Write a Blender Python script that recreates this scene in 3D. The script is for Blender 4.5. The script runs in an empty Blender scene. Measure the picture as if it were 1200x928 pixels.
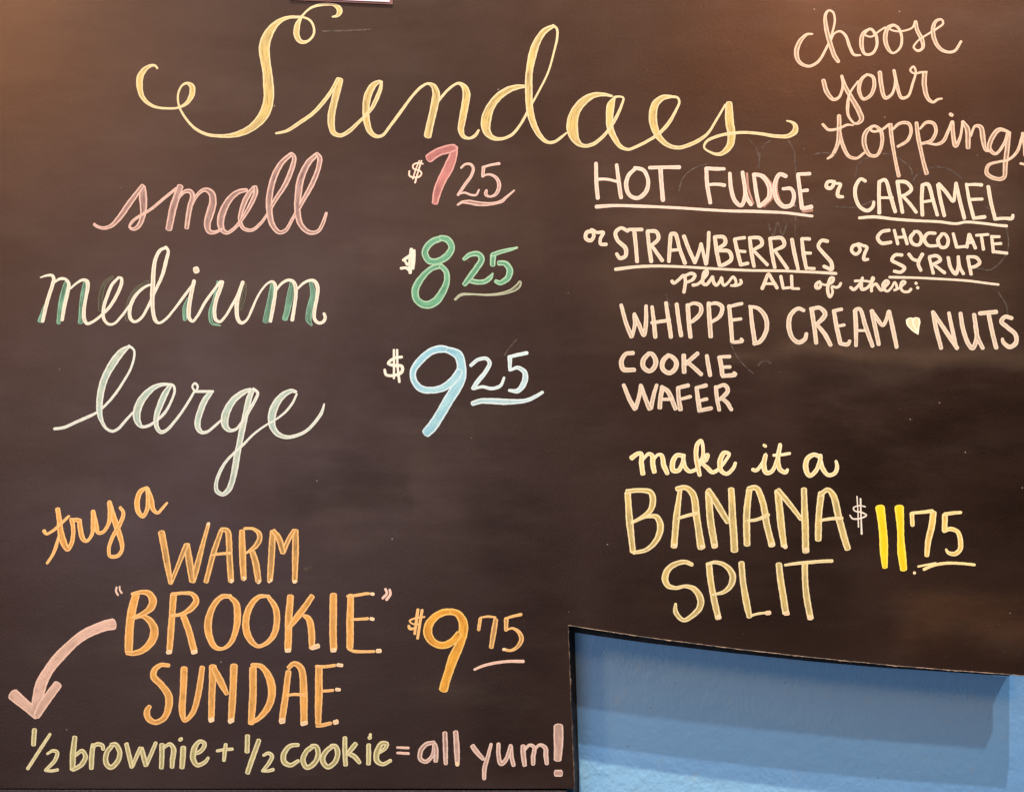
import bpy, bmesh, math, random
from mathutils import Vector
scene = bpy.context.scene
COL = scene.collection
S = 0.00125            # metres on the board per unit of the lettering grid
CAMD = 2.0
random.seed(7)

def bp(x, y, d=0.0):   # lettering grid (x right, y down) -> point on the board, d metres in front of it
    return ((x - 600) * S, -d, (464 - y) * S)

# ---------------- camera ----------------
cam_d = bpy.data.cameras.new('camera'); cam = bpy.data.objects.new('camera', cam_d); COL.objects.link(cam)
cam.location = (0, -CAMD, 0); cam.rotation_euler = (math.radians(90), 0, 0)
cam_d.sensor_width = 36; cam_d.lens = 36 * CAMD / (1200 * S)
cam_d.clip_start = 0.05; cam_d.clip_end = 100
scene.camera = cam
# ---------------- world: dim interior bounce ----------------
w = bpy.data.worlds.new('World'); scene.world = w; w.use_nodes = True
bg = w.node_tree.nodes['Background']; bg.inputs[0].default_value = (0.66, 0.84, 1.0, 1); bg.inputs[1].default_value = 0.085
scene.view_settings.view_transform = 'Standard'; scene.view_settings.look = 'None'
scene.view_settings.exposure = -0.12; scene.view_settings.gamma = 1.0
scene.render.engine = 'CYCLES'

def aim(o, target):
    o.rotation_euler = (Vector(target) - o.location).to_track_quat('-Z', 'Y').to_euler()
def area(name, loc, target, size, power, col, size_y=None, spread=180):
    l = bpy.data.lights.new(name, 'AREA'); l.size = size; l.energy = power; l.color = col; l.spread = math.radians(spread)
    if size_y: l.shape = 'RECTANGLE'; l.size_y = size_y
    else: l.shape = 'DISK'
    o = bpy.data.objects.new(name, l); COL.objects.link(o); o.location = loc; aim(o, target); return o
def spot(name, loc, target, power, col, radius, angle=70):
    l = bpy.data.lights.new(name, 'SPOT'); l.energy = power; l.color = col; l.shadow_soft_size = radius
    l.spot_size = math.radians(angle); l.spot_blend = 1.0
    o = bpy.data.objects.new(name, l); COL.objects.link(o); o.location = loc; aim(o, target); return o
# soft area lights added out of view for fill and veil, left
area('soft_fill_left', (-0.85, -3.0, 0.42), (0, 0, 0), 1.1, 5, (1.0, 0.86, 0.78))  # added light, softens the shade at the left of the cut-out
area('veil_fill', (-1.35, -4.2, -0.25), (0, 0, 0), 2.2, 35, (0.86, 0.88, 1.15))  # added large light whose reflection veils the left of the board
area('cool_fill_high', (-1.30, -2.0, 2.20), (0, 0, 0), 1.6, 22, (0.50, 0.76, 1.0))  # added bluish fill, placed so its reflection falls outside the frame
# warm pendant bulbs whose sheen shows in the top corners
area('pendant_left', (-2.05, -2.3, 1.50), (-0.85, 0, 0.62), 0.5, 10, (1.0, 0.52, 0.20), None, 80)
area('pendant_right', (1.05, -2.3, 1.60), (0.62, 0, 0.72), 0.7, 5.2, (1.0, 0.40, 0.12), None, 70)
# ceiling track spots: each throws its own edge of shade on the wall behind
spot('track_spot_near', (1.79, -1.20, 1.99), (0.2, 0.0, 0.0), 150, (0.80, 0.95, 1.0), 0.035, 110)
spot('track_spot_mid', (1.17, -1.20, 3.17), (0.1, 0.0, 0.0), 400, (0.88, 0.92, 1.0), 0.016, 110)
spot('track_spot_far', (-0.30, -1.20, 3.87), (0.0, 0.0, 0.0), 1650, (1.0, 0.80, 0.52), 0.018, 110)

# ---------------- node helpers ----------------
def lin(c):
    return tuple(((v / 255) / 12.92 if v / 255 <= 0.04045 else ((v / 255 + 0.055) / 1.055) ** 2.4) for v in c) + (1,)
class NT:
    def __init__(s, name):
        s.m = bpy.data.materials.new(name); s.m.use_nodes = True; s.t = s.m.node_tree
        s.b = s.t.nodes['Principled BSDF']
    def n(s, typ, **kw):
        o = s.t.nodes.new(typ)
        for k, v in kw.items():
            if k.startswith('i_'):
                o.inputs[k[2:].replace('_', ' ')].default_value = v
            else: setattr(o, k, v)
        return o
    def l(s, a, b): s.t.links.new(a, b)
    def math(s, op, a, b=None, clamp=False):
        o = s.t.nodes.new('ShaderNodeMath'); o.operation = op; o.use_clamp = clamp
        for i, v in enumerate((a, b)):
            if v is None: continue
            if isinstance(v, (int, float)): o.inputs[i].default_value = v
            else: s.l(v, o.inputs[i])
        return o.outputs[0]
    def mix(s, f, a, b):
        o = s.t.nodes.new('ShaderNodeMix'); o.data_type = 'RGBA'
        if isinstance(f, (int, float)): o.inputs[0].default_value = f
        else: s.l(f, o.inputs[0])
        for i, v in ((6, a), (7, b)):
            if isinstance(v, tuple): o.inputs[i].default_value = v
            else: s.l(v, o.inputs[i])
        return o.outputs[2]
    def ramp(s, f, lo, hi, a=0.0, b=1.0):
        o = s.t.nodes.new('ShaderNodeMapRange'); o.interpolation_type = 'SMOOTHSTEP'
        s.l(f, o.inputs[0])
        for i, v in ((1, lo), (2, hi), (3, a), (4, b)): o.inputs[i].default_value = v
        return o.outputs[0]
    def noise(s, vec, scale, detail=3, rough=0.5, vscale=None):
        if vscale:
            m = s.t.nodes.new('ShaderNodeMapping'); m.inputs['Scale'].default_value = vscale; s.l(vec, m.inputs[0]); vec = m.outputs[0]
        o = s.t.nodes.new('ShaderNodeTexNoise'); o.inputs['Scale'].default_value = scale
        o.inputs['Detail'].default_value = detail; o.inputs['Roughness'].default_value = rough
        s.l(vec, o.inputs['Vector']); return o.outputs[0]
    def bump(s, h, strength, dist):
        o = s.t.nodes.new('ShaderNodeBump'); o.inputs['Strength'].default_value = strength; o.inputs['Distance'].default_value = dist
        s.l(h, o.inputs['Height']); s.l(o.outputs[0], s.b.inputs['Normal'])
    def pos(s):
        return s.n('ShaderNodeNewGeometry').outputs['Position']

BOARD = (0.0190, 0.0080, 0.0042, 1)
def board_mat():
    t = NT('blackboard_paint'); p = t.pos()
    c = t.mix(t.ramp(t.noise(p, 2.2, 4, 0.55), 0.35, 0.68), BOARD, (0.0140, 0.0058, 0.0030, 1))
    # wiped patches: chalk dust left in broad horizontal swipes
    sw = t.noise(p, 3.0, 5, 0.6, (1.0, 1.0, 3.2))
    c = t.mix(t.ramp(sw, 0.50, 0.72, 0, 0.5), c, (0.040, 0.027, 0.021, 1))
    st = t.noise(p, 40, 4, 0.6, (0.12, 1, 1.0))
    c = t.mix(t.ramp(st, 0.55, 0.85, 0, 0.14), c, (0.07, 0.05, 0.04, 1))
    # damp-cloth swipes and patches where older menus were rubbed out
    sp = t.n('ShaderNodeSeparateXYZ'); 
    wv = t.n('ShaderNodeVectorMath', operation='MULTIPLY_ADD'); nz = t.n('ShaderNodeTexNoise', i_Scale=7.0, i_Detail=4.0)
    t.l(p, nz.inputs['Vector']); t.l(nz.outputs['Color'], wv.inputs[0]); wv.inputs[1].default_value = (0.09, 0, 0.07); t.l(p, wv.inputs[2])
    t.l(wv.outputs[0], sp.inputs[0])
    spec = None
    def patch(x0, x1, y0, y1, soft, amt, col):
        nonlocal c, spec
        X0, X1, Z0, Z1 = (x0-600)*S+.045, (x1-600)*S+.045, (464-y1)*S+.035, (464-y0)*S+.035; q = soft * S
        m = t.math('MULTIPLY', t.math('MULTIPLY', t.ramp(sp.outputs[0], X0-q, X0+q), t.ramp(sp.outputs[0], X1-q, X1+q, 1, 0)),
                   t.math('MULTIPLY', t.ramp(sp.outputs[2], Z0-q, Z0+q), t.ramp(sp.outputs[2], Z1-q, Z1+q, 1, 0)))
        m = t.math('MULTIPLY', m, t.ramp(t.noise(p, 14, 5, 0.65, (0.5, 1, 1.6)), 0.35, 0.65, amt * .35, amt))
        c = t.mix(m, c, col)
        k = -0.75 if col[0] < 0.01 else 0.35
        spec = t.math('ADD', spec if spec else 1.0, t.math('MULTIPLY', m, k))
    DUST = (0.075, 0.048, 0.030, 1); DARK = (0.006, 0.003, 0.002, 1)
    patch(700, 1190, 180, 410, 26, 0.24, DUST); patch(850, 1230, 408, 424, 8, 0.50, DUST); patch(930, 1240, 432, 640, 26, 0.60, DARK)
    patch(400, 900, 340, 540, 34, 0.28, DARK); patch(320, 480, 525, 600, 12, 0.35, DARK); patch(20, 330, 300, 560, 40, 0.10, (0.06, 0.05, 0.05, 1))
    patch(1050, 1210, 690, 760, 16, 0.30, (0.10, 0.045, 0.02, 1)); patch(430, 640, 200, 320, 20, 0.14, DUST)
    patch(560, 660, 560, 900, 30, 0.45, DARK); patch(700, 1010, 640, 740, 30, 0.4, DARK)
    gr = t.noise(p, 420, 2, 0.6)
    c = t.mix(t.ramp(gr, 0.45, 0.75, 0, 0.25), c, (0.038, 0.024, 0.018, 1))
    # dust specks and tiny pits
    v = t.n('ShaderNodeTexVoronoi', i_Scale=26.0); t.l(p, v.inputs['Vector'])
    sz = t.noise(p, 9, 1); 
    spk = t.math('MULTIPLY', t.math('LESS_THAN', v.outputs['Distance'], 0.030), t.math('GREATER_THAN', sz, 0.51))
    c = t.mix(t.math('MULTIPLY', spk, 0.5), c, (0.34, 0.28, 0.23, 1))
    v3 = t.n('ShaderNodeTexVoronoi', i_Scale=70.0); t.l(p, v3.inputs['Vector'])
    sp3 = t.math('MULTIPLY', t.math('LESS_THAN', v3.outputs['Distance'], 0.045), t.math('GREATER_THAN', t.noise(p, 5, 3), 0.55))
    c = t.mix(t.math('MULTIPLY', sp3, 0.22), c, (0.25, 0.2, 0.17, 1))
    v2 = t.n('ShaderNodeTexVoronoi', i_Scale=19.0); ad = t.n('ShaderNodeVectorMath', operation='ADD'); t.l(ad.outputs[0], v2.inputs['Vector'])
    t.l(p, ad.inputs[0]); ad.inputs[1].default_value = (5.3, 1.7, 9.1)
    pit = t.math('MULTIPLY', t.math('LESS_THAN', v2.outputs['Distance'], 0.035), t.math('GREATER_THAN', sz, 0.5))
    c = t.mix(t.math('MULTIPLY', pit, 0.8), c, (0.008, 0.006, 0.005, 1))
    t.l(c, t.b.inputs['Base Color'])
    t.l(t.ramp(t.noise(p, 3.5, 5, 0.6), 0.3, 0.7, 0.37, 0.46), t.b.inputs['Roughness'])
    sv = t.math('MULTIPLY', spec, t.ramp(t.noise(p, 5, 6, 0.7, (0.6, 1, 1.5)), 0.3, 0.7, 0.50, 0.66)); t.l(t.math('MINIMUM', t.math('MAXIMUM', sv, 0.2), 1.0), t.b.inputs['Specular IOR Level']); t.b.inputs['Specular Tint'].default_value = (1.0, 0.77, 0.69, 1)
    t.bump(t.math('ADD', t.noise(p, 260, 2), t.math('MULTIPLY', t.noise(p, 30, 3), 1.5)), 0.22, 0.0006)
    return t.m
def wall_mat():
    t = NT('blue_wall_paint'); p = t.pos()
    n1 = t.noise(p, 6, 4, 0.55, (1, 1, 2.5))
    c = t.mix(n1, (0.225, 0.475, 0.78, 1), (0.268, 0.525, 0.80, 1))
    ch = t.ramp(t.noise(p, 34, 4, 0.6), 0.60, 0.72, 0, 0.35)
    c = t.mix(ch, c, (0.34, 0.46, 0.56, 1))
    v = t.n('ShaderNodeTexVoronoi', i_Scale=34.0); t.l(p, v.inputs['Vector'])
    pit = t.math('MULTIPLY', t.math('LESS_THAN', v.outputs['Distance'], 0.045), t.math('GREATER_THAN', t.noise(p, 12, 1), 0.55))
    c = t.mix(t.math('MULTIPLY', pit, 0.5), c, (0.06, 0.10, 0.15, 1))
    t.l(c, t.b.inputs['Base Color']); t.b.inputs['Roughness'].default_value = 0.42
    h = t.math('ADD', t.noise(p, 170, 3, 0.6, (1, 1, 0.6)), t.math('MULTIPLY', t.noise(p, 45, 3), 1.4))
    t.bump(h, 0.55, 0.0016); return t.m
def edge_mat():
    t = NT('worn_board_edge'); p = t.pos()
    n = t.ramp(t.noise(p, 60, 5, 0.7), 0.42, 0.62)
    t.l(t.mix(n, (0.045, 0.028, 0.022, 1), (0.26, 0.18, 0.13, 1)), t.b.inputs['Base Color'])
    t.b.inputs['Roughness'].default_value = 0.7; return t.m
def plain(name, col, rough=0.6, nscale=80, amt=0.3, col2=None, bump=0.0003):
    t = NT(name); p = t.pos()
    c2 = col2 or tuple(v * (1 - amt) for v in col[:3]) + (1,)
    t.l(t.mix(t.ramp(t.noise(p, nscale, 4, 0.6), 0.35, 0.7), col, c2), t.b.inputs['Base Color'])
    t.b.inputs['Roughness'].default_value = rough
    t.bump(t.noise(p, nscale * 2, 3), 0.4, bump); return t.m

# chalk-marker ink: UV 'edge' = (distance from stroke edge, distance along), UV 'across' = (signed offset, stroke seed)
def ink_mat(name, rim, fill, cover=0.88, streak=0.30, fill2=None, rimw=1.5, gap=0.30):
    t = NT(name)
    ue = t.n('ShaderNodeUVMap', uv_map='edge').outputs[0]; ua = t.n('ShaderNodeUVMap', uv_map='across').outputs[0]
    se = t.n('ShaderNodeSeparateXYZ'); t.l(ue, se.inputs[0]); sa = t.n('ShaderNodeSeparateXYZ'); t.l(ua, sa.inputs[0])
    cb = t.n('ShaderNodeCombineXYZ'); t.l(sa.outputs[0], cb.inputs[0]); t.l(se.outputs[1], cb.inputs[1]); t.l(sa.outputs[1], cb.inputs[2])
    vec = cb.outputs[0]; p = t.pos()
    wob = t.math('MULTIPLY', t.math('SUBTRACT', t.noise(p, 160, 2), 0.5), 1.6)
    d = t.math('ADD', se.outputs[0], wob)
    infill = t.ramp(d, rimw * 0.75, rimw * 1.45)
    s1 = t.noise(vec, 0.75, 3, 0.6, (1.0, 0.07, 1.0))
    blot = t.noise(p, 55, 4, 0.6)
    base_fill = t.mix(t.ramp(t.noise(p, 24, 2, 0.5), 0.38, 0.62), fill, fill2 or tuple(min(1, v * 0.80) for v in fill[:3]) + (1,))
    # thin ink: board shows through along the streaks and in blots
    thin = t.math('MULTIPLY', t.math('ADD', t.ramp(s1, 0.47, 0.68, 0, streak), t.ramp(blot, 0.56, 0.76, 0, gap)), 1.0, True)
    fc = t.mix(t.math('ADD', thin, 1 - cover, True), base_fill, BOARD)
    pale = t.ramp(s1, 0.30, 0.42, 0.30, 0.0)
    fc = t.mix(pale, fc, rim)
    rc = t.mix(t.ramp(t.noise(p, 110, 3, 0.6), 0.52, 0.80, 0.0, 0.30), rim, fill)
    c = t.mix(infill, rc, fc)
    c = t.mix(t.ramp(t.noise(p, 380, 3, 0.7), 0.52, 0.78, 0, 0.34), c, BOARD)
    t.l(c, t.b.inputs['Base Color']); t.b.inputs['Roughness'].default_value = 0.62
    t.b.inputs['Specular IOR Level'].default_value = 0.3
    t.bump(t.math('ADD', t.noise(p, 600, 2), s1), 0.18, 0.0002)
    return t.m
INK = {  # rim, fill, cover, streak
 'yellow': ((196,182,146),(196,172,108),.92,.45,(176,158,106)), 'pink': ((196,166,158),(160,132,128),.84,.5,(146,118,116)),
 'palepink': ((226,192,176),(216,180,164),.96,.15,None), 'rose': ((190,142,138),(174,114,112),.94,.28,(156,100,100)),
 'cream': ((212,206,194),(206,198,180),.95,.12,None), 'mint': ((204,210,204),(162,190,184),.90,.3,(180,196,184)),
 'white': ((224,214,202),(218,208,194),.98,.05,None), 'green': ((146,182,156),(96,160,130),.92,.3,(82,142,114)),
 'greygreen': ((158,164,142),(104,112,92),.80,.35,None), 'blue': ((190,212,222),(132,184,208),.96,.2,(150,198,212)),
 'bluewhite': ((196,212,218),(172,208,220),.96,.1,None), 'orange': ((234,184,122),(228,168,86),.96,.28,(206,152,80)),
 'orangebrown': ((228,182,120),(206,156,86),.92,.40,(172,134,82)), 'brightorange': ((232,188,106),(228,166,60),.95,.34,(210,146,52)),
 'pink2': ((222,194,182),(200,166,154),.92,.34,None), 'palegreen': ((220,210,168),(188,180,126),.88,.22,(170,164,112)),
 'salmon': ((196,170,150),(166,140,120),.84,.5,(150,124,104)), 'pink3': ((212,188,176),(202,176,162),.95,.15,None),
 'cream2': ((206,190,172),(198,180,160),.95,.14,None), 'creamy': ((236,222,200),(234,214,178),.98,.05,None),
 'honey': ((236,218,180),(226,196,130),.97,.12,None), 'honey2': ((242,218,160),(232,192,104),.95,.2,None),
 'butter': ((226,210,164),(206,182,112),.92,.34,(182,164,108)), 'sun': ((248,220,90),(246,208,24),.99,.06,(236,194,18)),
}
MATS = {}
def ink(k):
    if k not in MATS:
        if k == 'teal': MATS[k] = ink_mat('ink_teal_shadow', lin((128,172,152)), lin((112,168,146)), .80, .5, lin((92,136,118)), 0.6, .5)
        elif k == 'faint': MATS[k] = ink_mat('ink_faint_shadow', lin((96,96,82)), lin((88,92,78)), .45, .4, None, 0.6, .4)
        elif k == 'dull': MATS[k] = ink_mat('ink_rubbed_pink', lin((178,136,122)), lin((170,128,114)), .85, .3, None, 0.6, .3)
        elif k == 'cap': MATS[k] = ink_mat('ink_pooled_tip', lin((244,214,178)), lin((240,206,166)), 1.0, .0, None, 1.0, .0)
        elif k == 'ghost': MATS[k] = ink_mat('ink_erased_trace', lin((98,88,82)), lin((98,88,82)), .28, .4, None, 0.2, .4)
        else:
            r, f, cv, stx, f2 = INK[k]
            MATS[k] = ink_mat('ink_' + k, lin(r), lin(f), cv, stx, lin(f2) if f2 else None)
    return MATS[k]

def catmull(pts, step=1.3):
    if len(pts) < 3:
        a, b = pts[0], pts[-1]; n = max(2, int(math.dist(a[:2], b[:2]) / step) + 1)
        return [tuple(a[k] + (b[k] - a[k]) * i / n for k in range(3)) for i in range(n + 1)]
    P = [pts[0]] + pts + [pts[-1]]; out = []
    for i in range(1, len(P) - 2):
        p0, p1, p2, p3 = P[i-1], P[i], P[i+1], P[i+2]
        # centripetal
        d = lambda a, b: max(1e-4, math.dist(a[:2], b[:2]) ** 0.5)
        t0 = 0; t1 = t0 + d(p0, p1); t2 = t1 + d(p1, p2); t3 = t2 + d(p2, p3)
        if i == 1: t1 = t0 + (t2 - t1)
        t2 = t1 + d(p1, p2); t3 = t2 + (d(p2, p3) if i < len(P) - 3 else d(p1, p2))
        if i == 1: p0 = tuple(2 * p1[k] - p2[k] for k in range(3))
        if i == len(P) - 3: p3 = tuple(2 * p2[k] - p1[k] for k in range(3))
        n = max(2, int(math.dist(p1[:2], p2[:2]) / step))
        for j in range(n):
            t = t1 + (t2 - t1) * j / n; q = []
            for k in range(3):
                A1 = (t1-t)/(t1-t0)*p0[k] + (t-t0)/(t1-t0)*p1[k]; A2 = (t2-t)/(t2-t1)*p1[k] + (t-t1)/(t2-t1)*p2[k]
                A3 = (t3-t)/(t3-t2)*p2[k] + (t-t2)/(t3-t2)*p3[k]
                B1 = (t2-t)/(t2-t0)*A1 + (t-t0)/(t2-t0)*A2; B2 = (t3-t)/(t3-t1)*A2 + (t-t1)/(t3-t1)*A3
                q.append((t2-t)/(t2-t1)*B1 + (t-t1)/(t2-t1)*B2)
            out.append(tuple(q))
    out.append(tuple(pts[-1])); return out

class Ink:            # collects strokes into one mesh
    def __init__(s): s.v = []; s.f = []; s.ue = []; s.ua = []; s.fm = []; s.mats = []
    def stroke(s, pts, mat, level, flat=False):
        if mat not in s.mats: s.mats.append(mat)
        mi = s.mats.index(mat); sm = catmull(pts)
        # drop duplicates
        q = [sm[0]]
        for p in sm[1:]:
            if math.dist(p[:2], q[-1][:2]) > 0.25: q.append(p)
        n = len(q)
        if n < 2: return
        tan = []
        for i in range(n):
            a = q[max(0, i-1)]; b = q[min(n-1, i+1)]; L = math.dist(a[:2], b[:2]) or 1
            tan.append(((b[0]-a[0]) / L, (b[1]-a[1]) / L))
        seed = random.uniform(0, 80); ph = [random.uniform(0, 6.28) for _ in range(4)]
        base = 0.00006 + level * 0.00003; along = 0.0; rows = []
        def add(x, y, d, ed, al, ac):
            s.v.append(bp(x, y, d)); s.ue.append((ed, al)); s.ua.append((ac, seed)); return len(s.v) - 1
        def mids(t): return base + 0.00012 * t / max(n, 1)
        for i, (x, y, wd) in enumerate(q):
            if i: along += math.dist(q[i-1][:2], (x, y))
            r = wd / 2
            jl = 1 + 0.04 * math.sin(along * 0.17 + ph[0]) + min(0.03, 0.10 / max(r, .5)) * math.sin(along * 0.61 + ph[1])
            jr = 1 + 0.04 * math.sin(along * 0.14 + ph[2]) + min(0.03, 0.10 / max(r, .5)) * math.sin(along * 0.71 + ph[3])
            nx, ny = -tan[i][1], tan[i][0]; dz = mids(i)
            row = [add(x + nx*r*jl, y + ny*r*jl, 0.00001, 0, along, r), add(x + nx*r*jl, y + ny*r*jl, dz, 0, along, r),
                   add(x, y, dz + 0.00003, r, along, 0),
                   add(x - nx*r*jr, y - ny*r*jr, dz, 0, along, -r), add(x - nx*r*jr, y - ny*r*jr, 0.00001, 0, along, -r)]
            rows.append(row)
            if i:
                for k in range(4): s.f.append((rows[i-1][k], row[k], row[k+1], rows[i-1][k+1])); s.fm.append(mi)
        for end in (0, n - 1):
            x, y, wd = q[end]; r = wd / 2; sg = -1 if end == 0 else 1
            tx, ty = tan[end]; nx, ny = -ty, tx; row = rows[end]; dz = mids(end)
            squash = 0.55 if r > 2.6 else 0.85
            prev = row[1]; prevb = row[0]; K = 6
            for k in range(1, K + 1):
                a = math.pi * k / K
                if k == K: cur, curb = row[3], row[4]
                else:
                    px = x + nx*r*math.cos(a) + sg*tx*r*squash*math.sin(a); py = y + ny*r*math.cos(a) + sg*ty*r*squash*math.sin(a)
                    cur = add(px, py, dz, 0, along if end else 0, r*math.cos(a)); curb = add(px, py, 0.00001, 0, along if end else 0, r*math.cos(a))
                if sg > 0: s.f.append((row[2], prev, cur)); s.f.append((prev, prevb, curb, cur))
                else: s.f.append((row[2], cur, prev)); s.f.append((prev, cur, curb, prevb))
                s.fm += [mi, mi]; prev, prevb = cur, curb
    def build(s, name, parent, label=None):
        me = bpy.data.meshes.new(name); me.from_pydata(s.v, [], s.f)
        for m in s.mats: me.materials.append(m)
        me.polygons.foreach_set('material_index', s.fm)
        for nm, arr in (('edge', s.ue), ('across', s.ua)):
            uv = me.uv_layers.new(name=nm)
            for lp in me.loops: uv.data[lp.index].uv = arr[lp.vertex_index]
        bm = bmesh.new(); bm.from_mesh(me)
        for f in bm.faces:
            f.normal_update()
            if f.normal.y > 1e-3: f.normal_flip()
        bm.to_mesh(me); bm.free()
        o = bpy.data.objects.new(name, me); COL.objects.link(o); o.parent = parent
        if label: o['label'] = label
        return o

def slab(name, outline, y0, y1, mat, parent=None, bevel=0.0):   # outline in grid units, slab from depth y0 to y1 (metres, + is towards the wall)
    bm = bmesh.new(); vs = [bm.verts.new((bp(x, y)[0], y0, bp(x, y)[2])) for x, y in outline]
    f = bm.faces.new(vs); r = bmesh.ops.extrude_face_region(bm, geom=[f])
    for v in r['geom']:
        if isinstance(v, bmesh.types.BMVert): v.co.y = y1
    bmesh.ops.recalc_face_normals(bm, faces=bm.faces)
    if bevel: bmesh.ops.bevel(bm, geom=list(bm.edges), offset=bevel, segments=2, affect='EDGES')
    me = bpy.data.meshes.new(name); bm.to_mesh(me); bm.free(); me.materials.append(mat)
    o = bpy.data.objects.new(name, me); COL.objects.link(o); o.parent = parent; return o

# ---------------- wall and board ----------------
WALLY = 0.06
wl = slab('wall', [(-900, -900), (2100, -900), (2100, 1900), (-900, 1900)], WALLY, WALLY + 0.1, wall_mat())
wl['kind'] = 'structure'
cb = bpy.data.objects.new('chalkboard', None); COL.objects.link(cb); cb.location = (0, 0, 0)
cb['label'] = 'big dark brown chalkboard with hand lettered sundae menu and a cut-out at its lower right'
cb['category'] = 'chalkboard'
EDGE = [(1213, 792), (1200, 791), (1120, 785), (1050, 779.5), (960, 770.6), (865, 760), (760, 746.5), (700, 737.5), (665.5, 732), (669, 830), (673, 923.5)]
slab('panel', [(-110, -110), (1213, -110)] + EDGE + [(-110, 923.5)], 0.0, 0.012, board_mat(), cb)
# exposed worn edge of the cut-out: a thin proud arris following the cut
def arris():
    bm = bmesh.new(); prev = None; pts = []
    for i in range(len(EDGE) - 1):
        (xa, ya), (xb, yb) = EDGE[i], EDGE[i+1]; n = max(1, int(math.dist(EDGE[i], EDGE[i+1]) / 4))
        pts += [(xa + (xb-xa)*k/n, ya + (yb-ya)*k/n) for k in range(n)]
    pts.append(EDGE[-1])
    for i, (x, y) in enumerate(pts):
        a = pts[max(0, i-1)]; b = pts[min(len(pts)-1, i+1)]; L = math.dist(a, b)
        nx, ny = (b[1]-a[1]) / L, -(b[0]-a[0]) / L          # towards the board
        wd = random.uniform(0.5, 1.3) + (random.uniform(0.3, 1.3) if random.random() < 0.12 else 0)
        row = [bm.verts.new((bp(x + nx*wd, y + ny*wd)[0], 0.0002, bp(x + nx*wd, y + ny*wd)[2])),
               bm.verts.new((bp(x + nx*wd*.6, y + ny*wd*.6)[0], -0.0005, bp(x + nx*wd*.6, y + ny*wd*.6)[2])),
               bm.verts.new((bp(x - nx*.5, y - ny*.5)[0], 0.0004, bp(x - nx*.5, y - ny*.5)[2])),
               bm.verts.new((bp(x - nx*.5, y - ny*.5)[0], 0.0118, bp(x - nx*.5, y - ny*.5)[2]))]
        if prev:
            for k in range(3): bm.faces.new((prev[k], row[k], row[k+1], prev[k+1]))
        prev = row
    bmesh.ops.recalc_face_normals(bm, faces=bm.faces)
    me = bpy.data.meshes.new('worn_edge'); bm.to_mesh(me); bm.free(); me.materials.append(edge_mat())
    o = bpy.data.objects.new('worn_edge', me); COL.objects.link(o); o.parent = cb
arris()
# added dark strips standing in for contact shade between cut edge and wall
def shade_strip_mat():
    t = NT('contact_shade_dark'); p = t.pos()
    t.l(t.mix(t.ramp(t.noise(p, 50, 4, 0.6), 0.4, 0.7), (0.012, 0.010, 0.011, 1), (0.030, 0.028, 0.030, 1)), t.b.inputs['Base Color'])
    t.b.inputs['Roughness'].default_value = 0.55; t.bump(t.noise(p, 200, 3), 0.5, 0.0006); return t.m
SM = shade_strip_mat()
def cove(pts, dirs, name='contact_shade_strip'):
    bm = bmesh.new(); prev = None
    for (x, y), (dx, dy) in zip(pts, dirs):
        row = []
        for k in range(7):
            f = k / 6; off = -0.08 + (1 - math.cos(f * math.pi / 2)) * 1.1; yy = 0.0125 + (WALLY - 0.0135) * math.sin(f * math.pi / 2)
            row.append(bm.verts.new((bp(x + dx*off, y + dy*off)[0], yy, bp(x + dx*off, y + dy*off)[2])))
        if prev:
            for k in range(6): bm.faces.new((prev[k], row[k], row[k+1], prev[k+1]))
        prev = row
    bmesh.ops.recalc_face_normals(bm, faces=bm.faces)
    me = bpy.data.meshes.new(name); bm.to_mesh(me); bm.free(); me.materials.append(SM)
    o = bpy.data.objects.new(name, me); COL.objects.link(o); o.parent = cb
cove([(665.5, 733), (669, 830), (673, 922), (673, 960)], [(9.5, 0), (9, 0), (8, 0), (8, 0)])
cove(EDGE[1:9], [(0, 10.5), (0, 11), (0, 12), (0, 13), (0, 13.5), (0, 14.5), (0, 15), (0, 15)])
# spacer battens that hold the board off the wall
for x0, x1, y0, y1 in ((-60, -10, -60, 880), (-10, 1100, -90, -50), (560, 610, 60, 880)):
    slab('batten', [(x0, y0), (x1, y0), (x1, y1), (x0, y1)], 0.0122, WALLY - 0.0005, plain('batten_wood', (0.20, 0.13, 0.08, 1)), cb)
# ledge under the board
lg = slab('ledge', [(-110, 925.0), (300, 925.4), (664, 926.2), (668, 950), (-110, 950)], -0.004, 0.03,
          plain('dark_speckled_ledge', (0.018, 0.014, 0.017, 1), 0.5, 300, 0.3, (0.05, 0.04, 0.05, 1)), None, 0.0008)
lg['label'] = 'dark speckled ledge running along the bottom edge of the chalkboard'; lg['category'] = 'ledge'
# lilac card seen only by its lower edge at the top
sg = bpy.data.objects.new('card_sign', None); COL.objects.link(sg); sg.location = bp(405, -30)
sg['label'] = 'pale lilac card with dark pink rim at the top edge of the chalkboard'; sg['category'] = 'card'
def inner(o):
    o.parent = sg; o.matrix_parent_inverse = sg.matrix_basis.inverted()
inner(slab('backing', [(340, -70), (460, -70), (460.5, 6.0), (340, 0.6)], -0.0020, -0.0003, plain('card_rim', (0.16, 0.07, 0.07, 1))))
inner(slab('card_face', [(342, -68), (456.5, -68), (456.8, 3.4), (342, -1.6)], -0.0028, -0.0021, plain('lilac_card', (0.66, 0.56, 0.70, 1), 0.5, 60, 0.05)))

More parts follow.
